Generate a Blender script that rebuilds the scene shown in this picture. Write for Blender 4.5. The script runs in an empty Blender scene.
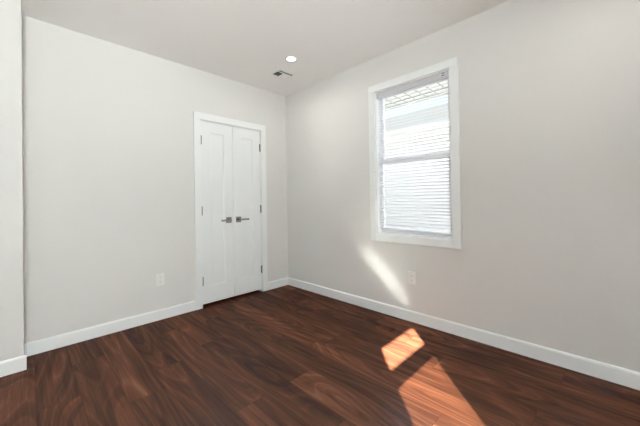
import bpy, bmesh, math
from mathutils import Vector, Matrix

C = bpy.context.scene.collection
S = bpy.context.scene

# ------------------------------------------------------------------ camera
cam_d = bpy.data.cameras.new('camera')
cam = bpy.data.objects.new('camera', cam_d)
C.objects.link(cam)
S.camera = cam
F_PX, CX, CY = 290.49, 320.0, 198.77
YAW, PITCH, ROLL = 0.782, 0.00913, -0.0170
cam_d.sensor_fit = 'HORIZONTAL'
cam_d.sensor_width = 36.0
cam_d.lens = 36.0 * F_PX / 640.0
cam_d.shift_x = 0.0
cam_d.shift_y = -(213.0 - CY) / 640.0
cam_d.clip_start = 0.02
_f = Vector((math.cos(YAW) * math.cos(PITCH), math.sin(YAW) * math.cos(PITCH), math.sin(PITCH)))
_r = Vector((math.sin(YAW), -math.cos(YAW), 0))
_u = _r.cross(_f)
_r2 = math.cos(ROLL) * _r + math.sin(ROLL) * _u
_u2 = -math.sin(ROLL) * _r + math.cos(ROLL) * _u
cam.matrix_world = Matrix(((_r2.x, _u2.x, -_f.x, -2.478),
                           (_r2.y, _u2.y, -_f.y, -3.094),
                           (_r2.z, _u2.z, -_f.z, 1.114),
                           (0, 0, 0, 1)))

# ------------------------------------------------------------------ exposure
S.view_settings.view_transform = 'Standard'
S.view_settings.look = 'None'
S.view_settings.exposure = 0.0
S.view_settings.gamma = 1.0
S.view_settings.use_curve_mapping = False
S.cycles.use_denoising = True
S.cycles.max_bounces = 14
S.cycles.diffuse_bounces = 8
S.cycles.transparent_max_bounces = 24
S.cycles.caustics_reflective = True
S.cycles.blur_glossy = 0.0
S.cycles.sample_clamp_indirect = 0.0

# ------------------------------------------------------------------ sky
SKY = 1.45
world = bpy.data.worlds.new('sky')
S.world = world
world.use_nodes = True
nt = world.node_tree
nt.nodes.clear()
wo = nt.nodes.new('ShaderNodeOutputWorld')
bg = nt.nodes.new('ShaderNodeBackground')
tc = nt.nodes.new('ShaderNodeTexCoord')
sp = nt.nodes.new('ShaderNodeSeparateXYZ')
rp = nt.nodes.new('ShaderNodeValToRGB')
rp.color_ramp.elements[0].position = 0.0
rp.color_ramp.elements[0].color = (0.80, 0.91, 1.0, 1)
rp.color_ramp.elements[1].position = 0.75
rp.color_ramp.elements[1].color = (0.72, 0.84, 1.0, 1)
nt.links.new(tc.outputs['Generated'], sp.inputs[0])
nt.links.new(sp.outputs['Z'], rp.inputs[0])
nt.links.new(rp.outputs[0], bg.inputs['Color'])
nt.links.new(bg.outputs[0], wo.inputs[0])
bg.inputs['Strength'].default_value = SKY

# ------------------------------------------------------------------ sun (travels towards +x +y, down)
SUN = 150.0
K_RUN = 1.15                                    # metres of +y run per metre of drop
sun_d = bpy.data.lights.new('sun', 'SUN')
sun_d.energy = SUN
sun_d.angle = math.radians(0.45)
sun_d.color = (1.0, 0.97, 0.89)
sun = bpy.data.objects.new('sun', sun_d)
C.objects.link(sun)
sun.rotation_euler = Vector((K_RUN, K_RUN, -1.0)).to_track_quat('-Z', 'Y').to_euler()

# daylight lamps added outside the window behind the camera
Y_FRONT = -4.20
def daylight_fill(name, sx, sy, energy, loc, tilt, turn, col):
    ld = bpy.data.lights.new(name, 'AREA')
    ld.shape = 'RECTANGLE'
    ld.size, ld.size_y = sx, sy
    ld.energy = energy
    ld.color = col
    lo = bpy.data.objects.new(name, ld)
    C.objects.link(lo)
    lo.location = loc
    lo.rotation_euler = (math.radians(90 + tilt), 0, math.radians(turn))
daylight_fill('sky_fill_light', 1.0, 1.5, 165.0, (-2.72, Y_FRONT - 0.55, 1.45), 0, 0, (0.93, 0.97, 1.0))  # area lamp standing in for sky daylight through the window
daylight_fill('ceiling_fill_light', 1.6, 1.0, 950.0, (-3.30, Y_FRONT - 0.85, 0.25), 40, -32, (1.0, 0.98, 0.95))  # added lamp aimed upward to brighten the ceiling
CAN_POWER = 3.5

# ------------------------------------------------------------------ material helpers
def mat(name, col, rough=0.5, metal=0.0, spec=0.5):
    m = bpy.data.materials.new(name)
    m.use_nodes = True
    b = m.node_tree.nodes['Principled BSDF']
    b.inputs['Base Color'].default_value = (*col, 1)
    b.inputs['Roughness'].default_value = rough
    b.inputs['Metallic'].default_value = metal
    b.inputs['Specular IOR Level'].default_value = spec
    return m

class NT:
    """short-hand for wiring nodes"""
    def __init__(self, m):
        self.t = m.node_tree
        self.b = self.t.nodes['Principled BSDF']
    def n(self, kind, **kw):
        nd = self.t.nodes.new(kind)
        for k, v in kw.items():
            setattr(nd, k, v)
        return nd
    def put(self, sock, v):
        if isinstance(v, bpy.types.NodeSocket):
            self.t.links.new(v, sock)
        elif v is not None:
            sock.default_value = v
    def m(self, op, a, b=None, c=None):
        nd = self.n('ShaderNodeMath', operation=op)
        for i, v in enumerate((a, b, c)):
            self.put(nd.inputs[i], v)
        return nd.outputs[0]
    def mix(self, fac, a, b, blend='MIX'):
        nd = self.n('ShaderNodeMix', data_type='RGBA', blend_type=blend)
        self.put(nd.inputs[0], fac)
        self.put(nd.inputs[6], a)
        self.put(nd.inputs[7], b)
        return nd.outputs[2]
    def noise(self, vec, scale, detail=2.0, rough=0.5, dist=0.0):
        nd = self.n('ShaderNodeTexNoise')
        nd.inputs['Scale'].default_value = scale
        nd.inputs['Detail'].default_value = detail
        nd.inputs['Roughness'].default_value = rough
        nd.inputs['Distortion'].default_value = dist
        self.put(nd.inputs['Vector'], vec)
        return nd.outputs[0]
    def xyz(self, x, y, z):
        nd = self.n('ShaderNodeCombineXYZ')
        for i, v in enumerate((x, y, z)):
            self.put(nd.inputs[i], v)
        return nd.outputs[0]
    def ramp(self, fac, stops, interp='LINEAR'):
        nd = self.n('ShaderNodeValToRGB')
        cr = nd.color_ramp
        cr.interpolation = interp
        while len(cr.elements) < len(stops):
            cr.elements.new(0.5)
        for e, (p, c) in zip(cr.elements, stops):
            e.position = p
            e.color = (*c, 1)
        self.put(nd.inputs[0], fac)
        return nd.outputs[0]
    def pos(self):
        g = self.n('ShaderNodeNewGeometry')
        s = self.n('ShaderNodeSeparateXYZ')
        self.t.links.new(g.outputs['Position'], s.inputs[0])
        return s.outputs
    def bump(self, h, strength, dist):
        nd = self.n('ShaderNodeBump')
        nd.inputs['Strength'].default_value = strength
        nd.inputs['Distance'].default_value = dist
        self.put(nd.inputs['Height'], h)
        self.t.links.new(nd.outputs[0], self.b.inputs['Normal'])

def paint(name, col, rough=0.55, bump=0.06, spec=0.3):
    m = mat(name, col, rough, 0, spec)
    n = NT(m)
    p = n.pos()
    v = n.xyz(p[0], p[1], p[2])
    n.bump(n.noise(v, 190.0, 3), bump, 0.002)
    return m

M_WALL = paint('wall_paint', (0.705, 0.701, 0.686), 0.6)
M_CEIL = paint('ceiling_paint', (0.84, 0.825, 0.81), 0.7)
M_TRIM = paint('trim_paint', (0.82, 0.845, 0.85), 0.35, 0.02, 0.4)
M_DOOR = paint('door_paint', (0.81, 0.835, 0.84), 0.35, 0.02, 0.4)
M_VINYL = mat('white_vinyl', (0.82, 0.83, 0.86), 0.35)
M_BLIND = mat('white_blind', (0.79, 0.80, 0.86), 0.4)
M_RAIL = mat('headrail_enamel', (0.62, 0.62, 0.66), 0.4)
M_NICKEL = mat('satin_nickel', (0.36, 0.35, 0.33), 0.22, 1.0)
M_HINGE = mat('hinge_nickel', (0.21, 0.215, 0.22), 0.45, 0.8)
M_PLATE = mat('outlet_plastic', (0.80, 0.80, 0.79), 0.35)
M_SLOT = mat('outlet_slot', (0.10, 0.10, 0.10), 0.6)
M_VENT = mat('vent_enamel', (0.78, 0.77, 0.74), 0.45)
M_DUCT_SHADE = mat('duct_shade', (0.04, 0.055, 0.05), 0.7)  # dark colour standing in for shade inside the duct
M_CORD = mat('blind_cord', (0.8, 0.8, 0.8), 0.7)
M_ROOFB = paint('closet_board', (0.5, 0.48, 0.45), 0.8)

def make_glass():
    m = bpy.data.materials.new('window_glass')
    m.use_nodes = True
    t = m.node_tree
    t.nodes.clear()
    o = t.nodes.new('ShaderNodeOutputMaterial')
    mx = t.nodes.new('ShaderNodeMixShader')
    tr = t.nodes.new('ShaderNodeBsdfTransparent')
    tr.inputs[0].default_value = (0.96, 0.98, 0.97, 1)
    gl = t.nodes.new('ShaderNodeBsdfGlossy')
    gl.inputs['Roughness'].default_value = 0.02
    lw = t.nodes.new('ShaderNodeLayerWeight')
    lw.inputs[0].default_value = 0.5
    pw = t.nodes.new('ShaderNodeMath')
    pw.operation = 'POWER'
    pw.inputs[1].default_value = 5.0
    ma = t.nodes.new('ShaderNodeMath')
    ma.operation = 'MULTIPLY_ADD'
    ma.inputs[1].default_value = 0.92
    ma.inputs[2].default_value = 0.04
    t.links.new(lw.outputs['Facing'], pw.inputs[0])
    t.links.new(pw.outputs[0], ma.inputs[0])
    t.links.new(ma.outputs[0], mx.inputs[0])
    t.links.new(tr.outputs[0], mx.inputs[1])
    t.links.new(gl.outputs[0], mx.inputs[2])
    t.links.new(mx.outputs[0], o.inputs[0])
    return m
M_GLASS = make_glass()

def make_emit(name, col, strength):
    m = bpy.data.materials.new(name)
    m.use_nodes = True
    b = m.node_tree.nodes['Principled BSDF']
    b.inputs['Base Color'].default_value = (0.9, 0.9, 0.88, 1)
    b.inputs['Emission Color'].default_value = (*col, 1)
    b.inputs['Emission Strength'].default_value = strength
    return m
M_LENS = make_emit('led_lens', (1.0, 0.98, 0.95), 7.0)

def make_floor():
    m = mat('walnut_planks', (0.1, 0.04, 0.02), 0.3)
    n = NT(m)
    p = n.pos()
    W, LEN = 0.185, 1.32
    xs = n.m('DIVIDE', n.m('ADD', p[0], 2.08 + 50 * W), W)
    col = n.m('FLOOR', xs)
    fx = n.m('FRACT', xs)
    wn = n.n('ShaderNodeTexWhiteNoise', noise_dimensions='1D')
    n.put(wn.inputs['W'], n.m('ADD', col, 31.7))
    ys = n.m('ADD', n.m('DIVIDE', n.m('ADD', p[1], 20.0), LEN), wn.outputs['Value'])
    row = n.m('FLOOR', ys)
    fy = n.m('FRACT', ys)
    wp = n.n('ShaderNodeTexWhiteNoise', noise_dimensions='2D')
    n.put(wp.inputs['Vector'], n.xyz(col, row, 0.0))
    rid = wp.outputs['Value']
    rs = n.n('ShaderNodeSeparateColor')
    n.t.links.new(wp.outputs['Color'], rs.inputs[0])
    r2, r3 = rs.outputs[1], rs.outputs[2]
    # growth-ring contours, a different cut of the log on every plank
    ox = n.m('MULTIPLY', rid, 37.0)
    oy = n.m('MULTIPLY', r2, 53.0)
    vx = n.m('ADD', n.m('MULTIPLY', p[0], 3.2), ox)
    vy = n.m('ADD', n.m('MULTIPLY', p[1], 0.50), oy)
    field = n.noise(n.xyz(vx, vy, r3), 1.0, 1.0, 0.4, 0.35)
    rings = n.m('MULTIPLY', field, n.m('ADD', 70.0, n.m('MULTIPLY', r3, 50.0)))
    band = n.m('MULTIPLY_ADD', n.m('SINE', rings), 0.5, 0.5)
    vein = n.m('POWER', n.m('MULTIPLY_ADD', n.m('SINE', n.m('MULTIPLY', rings, 2.3)), 0.5, 0.5), 5.0)
    # broad heartwood / sapwood drift
    drift = n.noise(n.xyz(n.m('ADD', n.m('MULTIPLY', p[0], 7.0), oy), n.m('ADD', n.m('MULTIPLY', p[1], 0.8), ox), 0.0), 1.0, 2.0, 0.5, 0.7)
    # fine fibre and pores along the plank
    fib = n.noise(n.xyz(n.m('ADD', n.m('MULTIPLY', p[0], 140.0), ox), n.m('MULTIPLY', p[1], 5.0), r2), 1.0, 4.0, 0.65, 0.2)
    fib2 = n.noise(n.xyz(n.m('ADD', n.m('MULTIPLY', p[0], 40.0), ox), n.m('MULTIPLY', p[1], 1.4), r3), 1.0, 3.0, 0.6, 0.6)
    t = n.m('ADD', n.m('MULTIPLY', band, 0.11), n.m('MULTIPLY', drift, 0.66))
    t = n.m('ADD', t, n.m('MULTIPLY', vein, 0.08))
    t = n.m('ADD', t, n.m('MULTIPLY', n.m('SUBTRACT', fib, 0.5), 0.30))
    t = n.m('ADD', t, n.m('MULTIPLY', n.m('SUBTRACT', fib2, 0.5), 0.38))
    t = n.m('ADD', t, n.m('MULTIPLY', n.m('SUBTRACT', r2, 0.5), 0.12))
    c = n.ramp(t, [(0.16, (0.030, 0.0110, 0.0078)), (0.36, (0.076, 0.0262, 0.0142)),
                   (0.56, (0.140, 0.049, 0.0245)), (0.82, (0.285, 0.122, 0.062))])
    # micro-bevel seams
    ex = n.m('MULTIPLY', n.m('MINIMUM', fx, n.m('SUBTRACT', 1.0, fx)), W)
    ey = n.m('MULTIPLY', n.m('MINIMUM', fy, n.m('SUBTRACT', 1.0, fy)), LEN)
    e = n.m('MINIMUM', ex, ey)
    seam = n.m('SUBTRACT', 1.0, n.m('MINIMUM', n.m('DIVIDE', e, 0.0016), 1.0))
    c = n.mix(n.m('MULTIPLY', seam, 0.6), c, (0.012, 0.007, 0.005, 1))
    n.put(n.b.inputs['Base Color'], c)
    n.b.inputs['Specular IOR Level'].default_value = 0.0
    n.bump(n.m('SUBTRACT', 1.0, seam), 0.10, 0.001)
    gl = n.n('ShaderNodeBsdfGlossy')
    gl.inputs['Color'].default_value = (1, 1, 1, 1)
    n.put(gl.inputs['Roughness'], n.m('ADD', 0.18, n.m('MULTIPLY', fib2, 0.04)))
    mx = n.n('ShaderNodeMixShader')
    mx.inputs[0].default_value = 0.044
    n.t.links.new(n.b.outputs[0], mx.inputs[1])
    n.t.links.new(gl.outputs[0], mx.inputs[2])
    n.t.links.new(mx.outputs[0], n.t.nodes['Material Output'].inputs['Surface'])
    return m
M_FLOOR = make_floor()

def make_siding():
    m = mat('lap_siding', (0.80, 0.81, 0.84), 0.6)
    n = NT(m)
    p = n.pos()
    f = n.m('FRACT', n.m('DIVIDE', n.m('ADD', p[2], 10.0), 0.115))
    n.bump(f, 0.9, 0.012)
    return m
M_SIDING = make_siding()

def make_shingle():
    m = mat('roof_shingles', (0.55, 0.50, 0.44), 0.9)
    n = NT(m)
    p = n.pos()
    v = n.xyz(p[0], p[1], p[2])
    c = n.ramp(n.noise(v, 30.0, 4), [(0.3, (0.74, 0.68, 0.60)), (0.7, (0.88, 0.82, 0.74))])
    n.put(n.b.inputs['Base Color'], c)
    return m
M_SHINGLE = make_shingle()

def make_concrete():
    m = mat('concrete', (0.47, 0.46, 0.45), 0.9)
    n = NT(m)
    p = n.pos()
    c = n.ramp(n.noise(n.xyz(p[0], p[1], p[2]), 12.0, 6), [(0.3, (0.15, 0.15, 0.145)), (0.7, (0.21, 0.205, 0.20))])
    n.put(n.b.inputs['Base Color'], c)
    return m
M_YARD = make_concrete()

def make_translucent():
    m = bpy.data.materials.new('awning_panel')
    m.use_nodes = True
    t = m.node_tree
    b = t.nodes['Principled BSDF']
    b.inputs['Base Color'].default_value = (0.92, 0.92, 0.9, 1)
    b.inputs['Roughness'].default_value = 0.5
    o = t.nodes['Material Output']
    tr = t.nodes.new('ShaderNodeBsdfTranslucent')
    tr.inputs[0].default_value = (1, 0.97, 0.92, 1)
    mx = t.nodes.new('ShaderNodeMixShader')
    mx.inputs[0].default_value = 0.8
    t.links.new(b.outputs[0], mx.inputs[1])
    t.links.new(tr.outputs[0], mx.inputs[2])
    t.links.new(mx.outputs[0], o.inputs['Surface'])
    return m
M_AWN = make_translucent()
M_RIB = mat('awning_rib', (0.42, 0.42, 0.43), 0.5)
M_BLOCKER = mat('blocker_boards', (0.62, 0.60, 0.56), 0.8)  # boards of the added sun screen
M_EXT = mat('sun_block_stucco', (0.72, 0.70, 0.66), 0.8)  # for the added shading wall

# ------------------------------------------------------------------ mesh helpers
def nb():
    return bmesh.new()

def bx(bm, x0, x1, y0, y1, z0, z1, bevel=0.0, seg=2):
    r = bmesh.ops.create_cube(bm, size=1.0)
    vs = r['verts']
    for v in vs:
        v.co = Vector(((x0 + x1) / 2 + v.co.x * (x1 - x0), (y0 + y1) / 2 + v.co.y * (y1 - y0), (z0 + z1) / 2 + v.co.z * (z1 - z0)))
    if bevel:
        es = list({e for v in vs for e in v.link_edges})
        bmesh.ops.bevel(bm, geom=es, offset=bevel, segments=seg, affect='EDGES', profile=0.5)
    return vs

def tube(bm, pts, r, seg=10, cap=True):
    """round bar through the points, constant radius or one radius per point"""
    pts = [Vector(p) for p in pts]
    rings = []
    up = Vector((0, 0, 1))
    for i, p in enumerate(pts):
        d = (pts[min(i + 1, len(pts) - 1)] - pts[max(i - 1, 0)]).normalized()
        a = d.cross(up)
        if a.length < 1e-3:
            a = d.cross(Vector((1, 0, 0)))
        a.normalize()
        b = a.cross(d)
        rr = r[i] if isinstance(r, (list, tuple)) else r
        rings.append([bm.verts.new(p + rr * (math.cos(2 * math.pi * k / seg) * a + math.sin(2 * math.pi * k / seg) * b)) for k in range(seg)])
    for A, B in zip(rings, rings[1:]):
        for k in range(seg):
            bm.faces.new((A[k], A[(k + 1) % seg], B[(k + 1) % seg], B[k]))
    if cap:
        bm.faces.new(rings[0][::-1])
        bm.faces.new(rings[-1])

def lathe(bm, prof, seg=48):
    """profile of (radius, z) turned about z at the origin"""
    rings = []
    for r, z in prof:
        if r < 1e-6:
            rings.append([bm.verts.new((0, 0, z))])
        else:
            rings.append([bm.verts.new((r * math.cos(2 * math.pi * k / seg), r * math.sin(2 * math.pi * k / seg), z)) for k in range(seg)])
    for A, B in zip(rings, rings[1:]):
        for k in range(seg):
            k2 = (k + 1) % seg
            if len(A) == 1:
                bm.faces.new((A[0], B[k2], B[k]))
            elif len(B) == 1:
                bm.faces.new((A[k], A[k2], B[0]))
            else:
                bm.faces.new((A[k], A[k2], B[k2], B[k]))

def extrude_profile(bm, prof, origin, along, out, length):
    """closed profile of (out, z) swept for length along a horizontal direction"""
    o, a, t = Vector(origin), Vector(along), Vector(out)
    A = [bm.verts.new(o + t * p + Vector((0, 0, z))) for p, z in prof]
    B = [bm.verts.new(o + t * p + Vector((0, 0, z)) + a * length) for p, z in prof]
    k = len(prof)
    for i in range(k):
        bm.faces.new((A[i], A[(i + 1) % k], B[(i + 1) % k], B[i]))
    bm.faces.new(A[::-1])
    bm.faces.new(B)

def obj(name, bm, material, parent=None, loc=(0, 0, 0), smooth=False):
    bmesh.ops.recalc_face_normals(bm, faces=bm.faces)
    me = bpy.data.meshes.new(name)
    bm.to_mesh(me)
    bm.free()
    me.materials.append(material)
    if smooth:
        for pl in me.polygons:
            pl.use_smooth = True
    o = bpy.data.objects.new(name, me)
    C.objects.link(o)
    o.location = loc
    if parent is not None:
        o.parent = parent
    return o

def tag(o, label, cat, group=None, kind=None):
    o['label'] = label
    o['category'] = cat
    if group:
        o['group'] = group
    if kind:
        o['kind'] = kind
    return o

def thing(name, label, cat, loc=(0, 0, 0), group=None, kind=None, rotz=0.0):
    o = bpy.data.objects.new(name, None)
    o.empty_display_size = 0.1
    C.objects.link(o)
    o.location = loc
    o.rotation_euler = (0, 0, rotz)
    return tag(o, label, cat, group, kind)

def struct(name, bm, material, label, cat):
    return tag(obj(name, bm, material), label, cat, kind='structure')

# ------------------------------------------------------------------ the room
H = 2.55
XL = -3.70            # side wall behind the camera's left shoulder
JX, JY = -2.502, -0.240   # the wall jog at the left edge of the photograph
DX0, DX1, DZ = -1.177, -0.406, 2.020          # closet rough opening
WY0, WY1, WZ0, WZ1 = -2.178, -1.436, 0.777, 2.203   # window opening in the right wall
BX0, BX1, BZ0, BZ1 = -3.106, -2.446, 0.777, 2.168       # window opening in the wall behind the camera

b = nb()
bx(b, XL - 0.12, 0.16, Y_FRONT - 0.16, 0.82, -0.12, 0.0)
struct('floor', b, M_FLOOR, 'dark walnut plank floor of the empty room', 'floor')
b = nb()
bx(b, XL - 0.12, 0.16, Y_FRONT - 0.16, 0.82, H, H + 0.15)
struct('ceiling', b, M_CEIL, 'plain off-white painted ceiling', 'ceiling')

b = nb()
bx(b, JX, DX0, 0, 0.12, 0, H)
bx(b, DX1, 0.16, 0, 0.12, 0, H)
bx(b, DX0, DX1, 0, 0.12, DZ, H)
struct('wall_left', b, M_WALL, 'pale greige wall holding the white double closet doors', 'wall')
b = nb()
bx(b, 0, 0.16, Y_FRONT - 0.16, WY0, 0, H)
bx(b, 0, 0.16, WY1, 0, 0, H)
bx(b, 0, 0.16, WY0, WY1, 0, WZ0)
bx(b, 0, 0.16, WY0, WY1, WZ1, H)
struct('wall_right', b, M_WALL, 'pale greige wall with the blind-covered window', 'wall')
b = nb()
bx(b, XL - 0.12, JX, JY, 0.12, 0, H)
struct('wall_jog', b, M_WALL, 'short stretch of greige wall jutting forward at the far left edge', 'wall')
b = nb()
bx(b, XL - 0.12, BX0, Y_FRONT - 0.16, Y_FRONT, 0, H)
bx(b, BX1, 0, Y_FRONT - 0.16, Y_FRONT, 0, H)
bx(b, BX0, BX1, Y_FRONT - 0.16, Y_FRONT, 0, BZ0)
bx(b, BX0, BX1, Y_FRONT - 0.16, Y_FRONT, BZ1, H)
struct('wall_behind', b, M_WALL, 'greige wall behind the viewer with the sunny window', 'wall')
b = nb()
bx(b, XL - 0.12, XL, Y_FRONT, JY, 0, H)
struct('wall_side', b, M_WALL, 'greige side wall opposite the window', 'wall')
b = nb()
bx(b, DX0 - 0.3, 0.16, 0.70, 0.82, 0, H)
bx(b, DX0 - 0.42, DX0 - 0.3, 0.12, 0.82, 0, H)
bx(b, 0.04, 0.16, 0.12, 0.70, 0, H)
struct('wall_closet', b, M_ROOFB, 'inside walls of the closet behind the double doors', 'wall')

# baseboards: square board with an eased top edge
BH, BT = 0.098, 0.013
PROF = [(0, 0), (BT, 0), (BT, BH - 0.012), (BT - 0.003, BH - 0.005), (BT - 0.007, BH), (0, BH)]
CAS = 0.072
def board(name, origin, along, out, length, label):
    b = nb()
    extrude_profile(b, PROF, origin, along, out, length)
    struct(name, b, M_TRIM, label, 'baseboard')
board('baseboard_left', (JX + BT, 0, 0), (1, 0, 0), (0, -1, 0), (DX0 - CAS + 0.006) - JX - BT, 'white baseboard between the wall jog and the closet doors')
board('baseboard_corner', (DX1 + CAS - 0.006, 0, 0), (1, 0, 0), (0, -1, 0), -BT - (DX1 + CAS - 0.006), 'short white baseboard between the closet doors and the room corner')
board('baseboard_right', (0, Y_FRONT + BT, 0), (0, 1, 0), (-1, 0, 0), -Y_FRONT - BT, 'long white baseboard under the window')
board('baseboard_jog', (XL, JY, 0), (1, 0, 0), (0, -1, 0), JX + BT - XL, 'white baseboard on the jutting wall at the far left')
board('baseboard_return', (JX, JY, 0), (0, 1, 0), (1, 0, 0), -JY, 'short white baseboard turning the corner of the wall jog')
board('baseboard_behind', (XL, Y_FRONT, 0), (1, 0, 0), (0, 1, 0), -XL, 'white baseboard behind the viewer')

# ------------------------------------------------------------------ closet doors
b = nb()
cx0, cx1, ctop = DX0 - CAS + 0.006, DX1 + CAS - 0.006, DZ - 0.006 + CAS
def frame_xz(b, x0, x1, z0, z1, w, y0, y1, bottom=False, bev=0.003, top=None):
    t = w if top is None else top
    bx(b, x0, x0 + w, y0, y1, z0, z1 - t, bev)
    bx(b, x1 - w, x1, y0, y1, z0, z1 - t, bev)
    bx(b, x0, x1, y0, y1, z1 - t, z1, bev)
    if bottom:
        bx(b, x0 + w, x1 - w, y0, y1, z0, z0 + w, bev)
frame_xz(b, cx0, cx1, 0, ctop, CAS, -0.019, 0.0)
struct('trim_1', b, M_TRIM, 'flat white casing around the closet doors', 'trim')
b = nb()
frame_xz(b, DX0, DX1, 0, DZ, 0.011, 0.0, 0.12, False, 0.0)
struct('trim_2', b, M_TRIM, 'white jamb lining the closet door opening', 'trim')

def door_leaf(name, x0, x1, hinge_left, label):
    root = thing(name, label, 'door', (x0 if hinge_left else x1, 0.0, 0.0), kind='structure')
    ox = root.location.x
    yf, yb, zb, zt = 0.003, 0.036, 0.031, 2.006
    st, top, bot = 0.108, 0.118, 0.185
    px0, px1, pz0, pz1 = x0 + st - ox, x1 - st - ox, zb + bot, zt - top
    b = nb()
    a0, a1 = x0 - ox, x1 - ox
    # stiles and rails with a sloped sticking down to a recessed flat panel, one sheet of quads
    d, s = 0.009, 0.012
    def ring(xa, xb, za, zb_, y):
        return [b.verts.new(v) for v in ((xa, y, za), (xb, y, za), (xb, y, zb_), (xa, y, zb_))]
    R0 = ring(a0, a1, zb, zt, yb)
    R1 = ring(a0, a1, zb, zt, yf + 0.002)
    R2 = ring(a0 + 0.002, a1 - 0.002, zb + 0.002, zt - 0.002, yf)
    R3 = ring(px0, px1, pz0, pz1, yf)
    R4 = ring(px0 + 0.002, px1 - 0.002, pz0 + 0.002, pz1 - 0.002, yf + d * 0.5)
    R5 = ring(px0 + s, px1 - s, pz0 + s, pz1 - s, yf + d)
    for A, B in ((R0, R1), (R1, R2), (R2, R3), (R3, R4), (R4, R5)):
        for i in range(4):
            b.faces.new((A[i], A[(i + 1) % 4], B[(i + 1) % 4], B[i]))
    b.faces.new(R0)
    b.faces.new(R5)
    obj('door_panel', b, M_DOOR, root)
    hx = (x0 if hinge_left else x1) - ox
    for z in (0.280, 1.034, 1.798):
        b = nb()
        tube(b, [(hx, -0.004, z - 0.045), (hx, -0.004, z + 0.045)], 0.0062, 12)
        tube(b, [(hx, -0.004, z + 0.045), (hx, -0.004, z + 0.051)], [0.0045, 0.002], 10)
        tube(b, [(hx, -0.004, z - 0.051), (hx, -0.004, z - 0.045)], [0.002, 0.0045], 10)
        sx = 1 if hinge_left else -1
        bx(b, min(hx, hx + sx * 0.010), max(hx, hx + sx * 0.010), -0.0005, 0.0034, z - 0.044, z + 0.044)
        obj('hinge', b, M_HINGE, root)
    # lever handle: square rose, round neck, straight square lever
    sx = -1 if hinge_left else 1
    kx = (x1 - 0.060 if hinge_left else x0 + 0.060) - ox
    kz = 0.919
    b = nb()
    bx(b, kx - 0.033, kx + 0.033, yf - 0.009, yf, kz - 0.033, kz + 0.033, 0.002)
    h = obj('handle_rose', b, M_NICKEL, root)
    b = nb()
    tube(b, [(kx, yf - 0.009, kz), (kx, yf - 0.050, kz)], [0.0125, 0.011], 20)
    bx(b, min(kx - sx * 0.012, kx + sx * 0.112), max(kx - sx * 0.012, kx + sx * 0.112), yf - 0.060, yf - 0.043, kz - 0.0095, kz + 0.0095, 0.003)
    obj('lever', b, M_NICKEL, h)
    return root
mid = (DX0 + DX1) / 2
door_leaf('door_1', DX0 + 0.013, mid - 0.0018, True, 'left white closet door leaf with lever pointing left')
door_leaf('door_2', mid + 0.0018, DX1 - 0.013, False, 'right white closet door leaf nearest the room corner')

# ------------------------------------------------------------------ window builder (local: x along the wall, y out of the room, z up)
def window(name, label, w, z0, z1, origin, rotz, casing=True, meet=1.5, cas=0.068):
    root = thing(name, label, 'window', origin, kind='structure', rotz=rotz)
    x0, x1 = -w / 2, w / 2
    if casing:
        b = nb()
        frame_xz(b, x0 - cas, x1 + cas, z0 - cas, z1 + cas, cas, -0.018, 0.0, True, 0.003)
        obj('casing', b, M_TRIM, root)
    b = nb()
    frame_xz(b, x0, x1, z0, z1, 0.010, -0.004, 0.050, True, 0.001)
    obj('jamb', b, M_TRIM, root)
    b = nb()
    frame_xz(b, x0, x1, z0, z1, 0.012, 0.050, 0.13, True, 0.001, 0.008)
    obj('frame', b, M_VINYL, root)
    fx0, fx1, fz0, fz1 = x0 + 0.0125, x1 - 0.0125, z0 + 0.0125, z1 - 0.0085
    sashes = (('lower_sash', fz0, meet + 0.018, 0.054, 0.079), ('upper_sash', meet - 0.018, fz1, 0.081, 0.106))
    for nm, a, c, y0, y1 in sashes:
        b = nb()
        tr = 0.018 if nm == 'upper_sash' else 0.036
        frame_xz(b, fx0, fx1, a, c, 0.036, y0, y1, True, 0.002, tr)
        sh = obj(nm, b, M_VINYL, root)
        b = nb()
        ym = (y0 + y1) / 2
        bx(b, fx0 + 0.034, fx1 - 0.034, ym - 0.002, ym + 0.002, a + 0.034, c - tr + 0.002)
        obj('pane', b, M_GLASS, sh)
        if nm == 'lower_sash':
            for lx in (x0 + w * 0.28, x0 + w * 0.68):
                b = nb()
                bx(b, lx - 0.026, lx + 0.026, y0 + 0.002, y0 + 0.030, c, c + 0.010, 0.003)
                bx(b, lx - 0.006, lx + 0.024, y0 + 0.000, y0 + 0.012, c + 0.009, c + 0.018, 0.003)
                obj('sash_lock', b, M_RAIL, sh)
    return root

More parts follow.
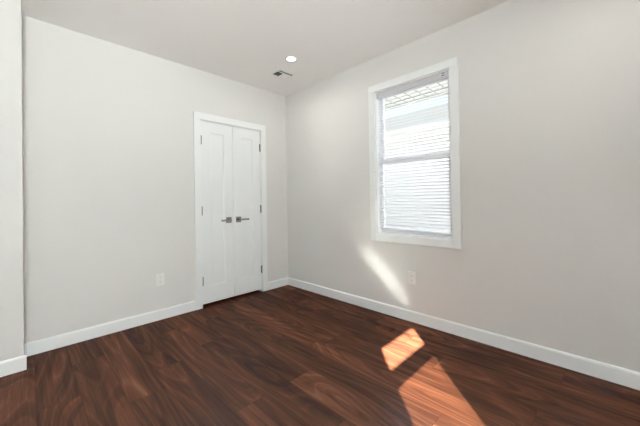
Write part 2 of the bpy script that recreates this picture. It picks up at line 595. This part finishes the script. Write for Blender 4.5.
def blind(name, label, w, ztop, zbot, origin, rotz, tilt, pitch=0.0262, sag=0.0, rail=0.054):
    """inside-mounted venetian mini blind; tilt lifts the outdoor edge of each slat"""
    root = thing(name, label, 'blind', origin, rotz=rotz)
    x0, x1 = -w / 2, w / 2
    yc = 0.030
    b = nb()
    bx(b, x0, x1, yc - 0.020, yc + 0.020, ztop - rail, ztop, 0.003)
    hr = obj('headrail', b, M_RAIL, root)
    b = nb()
    for z in (ztop - 0.028, ztop - 0.010):
        bx(b, x1 - 0.060, x1 - 0.036, yc - 0.0225, yc - 0.0195, z - 0.004, z + 0.004, 0.001)
    obj('end_bracket', b, M_HINGE, hr)
    b = nb()
    z = ztop - rail - 0.016
    n = 0
    half = 0.0125
    ct, stn = math.cos(tilt), math.sin(tilt)
    while z > zbot + 0.024:
        prof = []
        for i in range(5):
            u = -1 + 0.5 * i
            prof.append((u * half, 0.0022 * (1 - u * u)))
        up = [(yc + u * ct - v * stn, z + u * stn + v * ct + 0.0007) for u, v in prof]
        lo = [(yc + u * ct - v * stn, z + u * stn + v * ct) for u, v in prof]
        loop = up + lo[::-1]
        k = min(1.0, max(0.0, (ztop - z) / (ztop - zbot))) ** 6
        A = [b.verts.new((x0 + 0.004, y, q + 0.5 * sag * k)) for y, q in loop]
        B = [b.verts.new((x1 - 0.004, y, q - 0.5 * sag * k)) for y, q in loop]
        m = len(loop)
        for i in range(m):
            b.faces.new((A[i], A[(i + 1) % m], B[(i + 1) % m], B[i]))
        b.faces.new(A[::-1])
        b.faces.new(B)
        z -= pitch
        n += 1
    obj('slats', b, M_BLIND, root)
    b = nb()
    vs = bx(b, x0 + 0.004, x1 - 0.004, yc - 0.012, yc + 0.012, zbot, zbot + 0.014, 0.003)
    for v in b.verts:
        v.co.z += 0.5 * sag * (1 if v.co.x < 0 else -1)
    obj('bottom_rail', b, M_BLIND, root)
    for fx in (0.16, 0.84):
        b = nb()
        for yy in (-0.0145, 0.0145):
            tube(b, [(x0 + w * fx, yc + yy, ztop - rail), (x0 + w * fx, yc + yy, zbot + 0.012 - 0.3 * sag * (1 if fx > 0.5 else -1))], 0.0007, 6)
        obj('ladder_cord', b, M_CORD, root)
    b = nb()
    tube(b, [(x0 + 0.040, yc - 0.024, ztop - 0.058), (x0 + 0.040, yc - 0.026, ztop - 0.62)], 0.0030, 6)
    tube(b, [(x0 + 0.040, yc - 0.020, ztop - 0.034), (x0 + 0.040, yc - 0.024, ztop - 0.060)], 0.0018, 6)
    obj('tilt_wand', b, M_VINYL, root)
    return root

R90 = math.radians(-90)
wc = (WY0 + WY1) / 2
window('window_1', 'white double-hung window in the right wall', WY1 - WY0, WZ0, WZ1, (0, wc, 0), R90)
blind('window_blind', 'white horizontal slat blind hanging inside the window on the right wall', WY1 - WY0 - 0.026, WZ1 - 0.0105, 0.822,
      (0, wc, 0), R90, math.radians(30), 0.0285, 0.022)

# window behind the viewer: clear strip above, blind hung low and part-raised to shape the light
bc = (BX0 + BX1) / 2
window('window_2', 'sunny window behind the viewer', BX1 - BX0, BZ0, BZ1, (bc, Y_FRONT, 0), math.radians(180), True, 1.20)
blind('window_blind', 'half-raised white slat blind on the sunny window behind the viewer', BX1 - BX0 - 0.026, 1.872, 1.30,
      (bc, Y_FRONT, 0), math.radians(180), math.radians(5), 0.0262, rail=0.085)

# ------------------------------------------------------------------ outlets
def outlet(label, loc, rotz):
    root = thing('wall_outlet', label, 'outlet', loc, rotz=rotz)
    b = nb()
    bx(b, -0.036, 0.036, -0.006, 0.0, -0.058, 0.058, 0.0025)
    obj('cover_plate', b, M_PLATE, root)
    for z in (-0.0215, 0.0215):
        b = nb()
        bx(b, -0.0165, 0.0165, -0.0085, -0.006, z - 0.0155, z + 0.0155, 0.002)
        rc = obj('receptacle', b, M_PLATE, root)
        b = nb()
        for sx, hh in ((-0.0065, 0.0045), (0.0065, 0.0038)):
            bx(b, sx - 0.0011, sx + 0.0011, -0.0089, -0.0084, z + 0.003 - hh, z + 0.003 + hh)
        tube(b, [(0, -0.0089, z - 0.0085), (0, -0.0084, z - 0.0085)], 0.0024, 12)
        obj('slot', b, M_SLOT, rc)
    b = nb()
    tube(b, [(0, -0.0075, 0), (0, -0.006, 0)], 0.003, 12)
    obj('screw', b, M_VENT, root)
    return root
outlet('white duplex wall outlet left of the closet doors', (-1.577, 0.0, 0.386), 0.0)
outlet('white duplex wall outlet under the window by the bright streak', (0.0, -1.804, 0.400), R90)

# ------------------------------------------------------------------ ceiling light and register
def can_light(label, x, y, group):
    root = thing('recessed_light', label, 'ceiling light', (x, y, H), group)
    b = nb()
    lathe(b, [(0.042, 0.0), (0.042, -0.004), (0.048, -0.0065), (0.060, -0.005), (0.063, 0.0)])
    obj('trim_ring', b, M_VENT, root, smooth=True)
    b = nb()
    lathe(b, [(0.0, -0.0035), (0.0415, -0.0035)])
    obj('lens', b, M_LENS, root)
    ld = bpy.data.lights.new('recessed_lamp', 'AREA')
    ld.shape = 'DISK'
    ld.size = 0.09
    ld.energy = CAN_POWER
    ld.color = (1.0, 0.96, 0.90)
    ld.spread = math.radians(170)
    lo = bpy.data.objects.new('recessed_lamp', ld)
    C.objects.link(lo)
    lo.parent = root
    lo.location = (0, 0, -0.010)
    return root
can_light('glowing recessed ceiling light near the air register', -0.607, -0.861, None)
can_light('unseen recessed fill light added above the viewer by the window wall', -0.600, -3.25, 'fill lights added behind the viewer')  # extra light added out of view for fill
can_light('unseen recessed fill light added above the viewer by the side wall', -2.75, -3.25, 'fill lights added behind the viewer')  # second extra fill light, also out of view

vr = thing('air_register', 'white louvered air register in the ceiling beside the recessed light', 'vent', (-0.446, -0.522, H))
hx, hy = 0.107, 0.080
b = nb()
fw = 0.012
for a in ((-hx, hx, -hy, -hy + fw), (-hx, hx, hy - fw, hy), (-hx, -hx + fw, -hy + fw, hy - fw), (hx - fw, hx, -hy + fw, hy - fw),
          (-hx + fw, hx - fw, -0.034, -0.026), (-0.012, -0.004, -0.026, hy - fw)):
    bx(b, a[0], a[1], a[2], a[3], -0.006, -0.0005, 0.0)
obj('face_frame', b, M_VENT, vr)
b = nb()
bx(b, -hx + fw, hx - fw, -hy + fw, hy - fw, -0.0009, -0.0004)  # flat dark sheet in place of the shaded duct opening
obj('duct_shade_sheet', b, M_DUCT_SHADE, vr)
def blade(b, p0, p1, lean, w=0.010):
    """thin louvre from p0 to p1, leaning sideways as it goes up"""
    p0, p1, l = Vector(p0), Vector(p1), Vector(lean)
    q = [p0, p1, p1 + l, p0 + l]
    t = Vector((0, 0, 0.0006))
    A = [b.verts.new(v) for v in q]
    B = [b.verts.new(v + t) for v in q]
    for i in range(4):
        b.faces.new((A[i], A[(i + 1) % 4], B[(i + 1) % 4], B[i]))
    b.faces.new(A[::-1])
    b.faces.new(B)
b = nb()
for i in range(5):
    x = -hx + fw + 0.010 + i * 0.0155
    blade(b, (x, -0.026, -0.006), (x, hy - fw, -0.006), (0.0062, 0, 0.0048))
obj('louver_bank', b, M_VENT, vr)
b = nb()
for i in range(9):
    x = 0.004 + i * 0.0103
    blade(b, (x, -0.026, -0.006), (x, hy - fw, -0.006), (-0.0094, 0, 0.0046))
obj('louver_bank', b, M_VENT, vr)
b = nb()
for i in range(2):
    y = -hy + fw + 0.010 + i * 0.014
    blade(b, (-hx + fw, y, -0.006), (hx - fw, y, -0.006), (0, 0.0050, 0.0040))
obj('louver_bank', b, M_VENT, vr)

# ------------------------------------------------------------------ outdoors
b = nb()
bx(b, -14, 22, -16, 16, -0.75, -0.60)
struct('ground', b, M_YARD, 'concrete yard outside the windows', 'ground')
b = nb()
bx(b, 0.17, 0.25, -10.0, 4.0, 2.70, 9.0)  # wall added out of view to keep sun off the neighbour house
struct('wall_sun_block', b, M_EXT, 'unseen upper wall added to shade the neighbouring house', 'wall')

aw = thing('awning', 'white translucent panel awning above the window outside', 'awning', (0.17, -1.2, 2.38))
AL = 0.90
b = nb()
bx(b, 0.0, AL, -2.2, 2.2, 0.0, 0.006)
obj('panel', b, M_AWN, aw)
b = nb()
for i in range(34):
    y = -2.2 + i * 0.133
    bx(b, 0.0, AL - 0.06, y - 0.004, y + 0.004, -0.010, 0.0)
for i in range(7):
    x = 0.10 + i * 0.12
    bx(b, x - 0.003, x + 0.003, -2.2, 2.2, -0.008, 0.0)
obj('rib', b, M_RIB, aw)
b = nb()
bx(b, AL, AL + 0.02, -2.2, 2.2, -0.012, 0.03)
obj('edge_trim', b, M_VINYL, aw)

fn = thing('sun_blocker', 'unseen board screen added to block low sun at the window behind the viewer', 'sun_blocker', (-5.4, -6.25, -0.6))  # added out of view to block low sun at the lower sash
b = nb()
for i in range(40):
    x = -3.0 + i * 0.15
    bx(b, x, x + 0.146, -0.010, 0.010, 0.03, 3.62)
for z in (0.5, 1.8, 3.2):
    bx(b, -3.0, 3.0, -0.055, -0.010, z, z + 0.09)
obj('board_panel', b, M_BLOCKER, fn)
for i in range(3):
    b = nb()
    bx(b, -2.9 + i * 2.85, -2.8 + i * 2.85, -0.155, -0.055, 0.0, 3.5)
    obj('post', b, M_BLOCKER, fn)

nh = thing('neighbour_house', 'white sided house with beige roof seen through the window', 'house', (4.2, 1.0, -0.6))
b = nb()
bx(b, 0.0, 2.2, -6.5, 6.5, 0.0, 3.46)
obj('wall', b, M_SIDING, nh)
b = nb()
ev, rg = 3.44, 4.22
prof = [(-0.22, ev), (1.10, rg), (2.42, ev), (2.42, ev - 0.04), (1.10, rg - 0.06), (-0.22, ev - 0.04)]
A = [b.verts.new((x, -6.8, z)) for x, z in prof]
B = [b.verts.new((x, 6.8, z)) for x, z in prof]
for i in range(6):
    b.faces.new((A[i], A[(i + 1) % 6], B[(i + 1) % 6], B[i]))
b.faces.new(A[::-1]); b.faces.new(B)
obj('roof', b, M_SHINGLE, nh)
b = nb()
bx(b, -0.33, -0.225, -6.8, 6.8, ev - 0.115, ev + 0.005, 0.02)
obj('gutter', b, M_VINYL, nh)
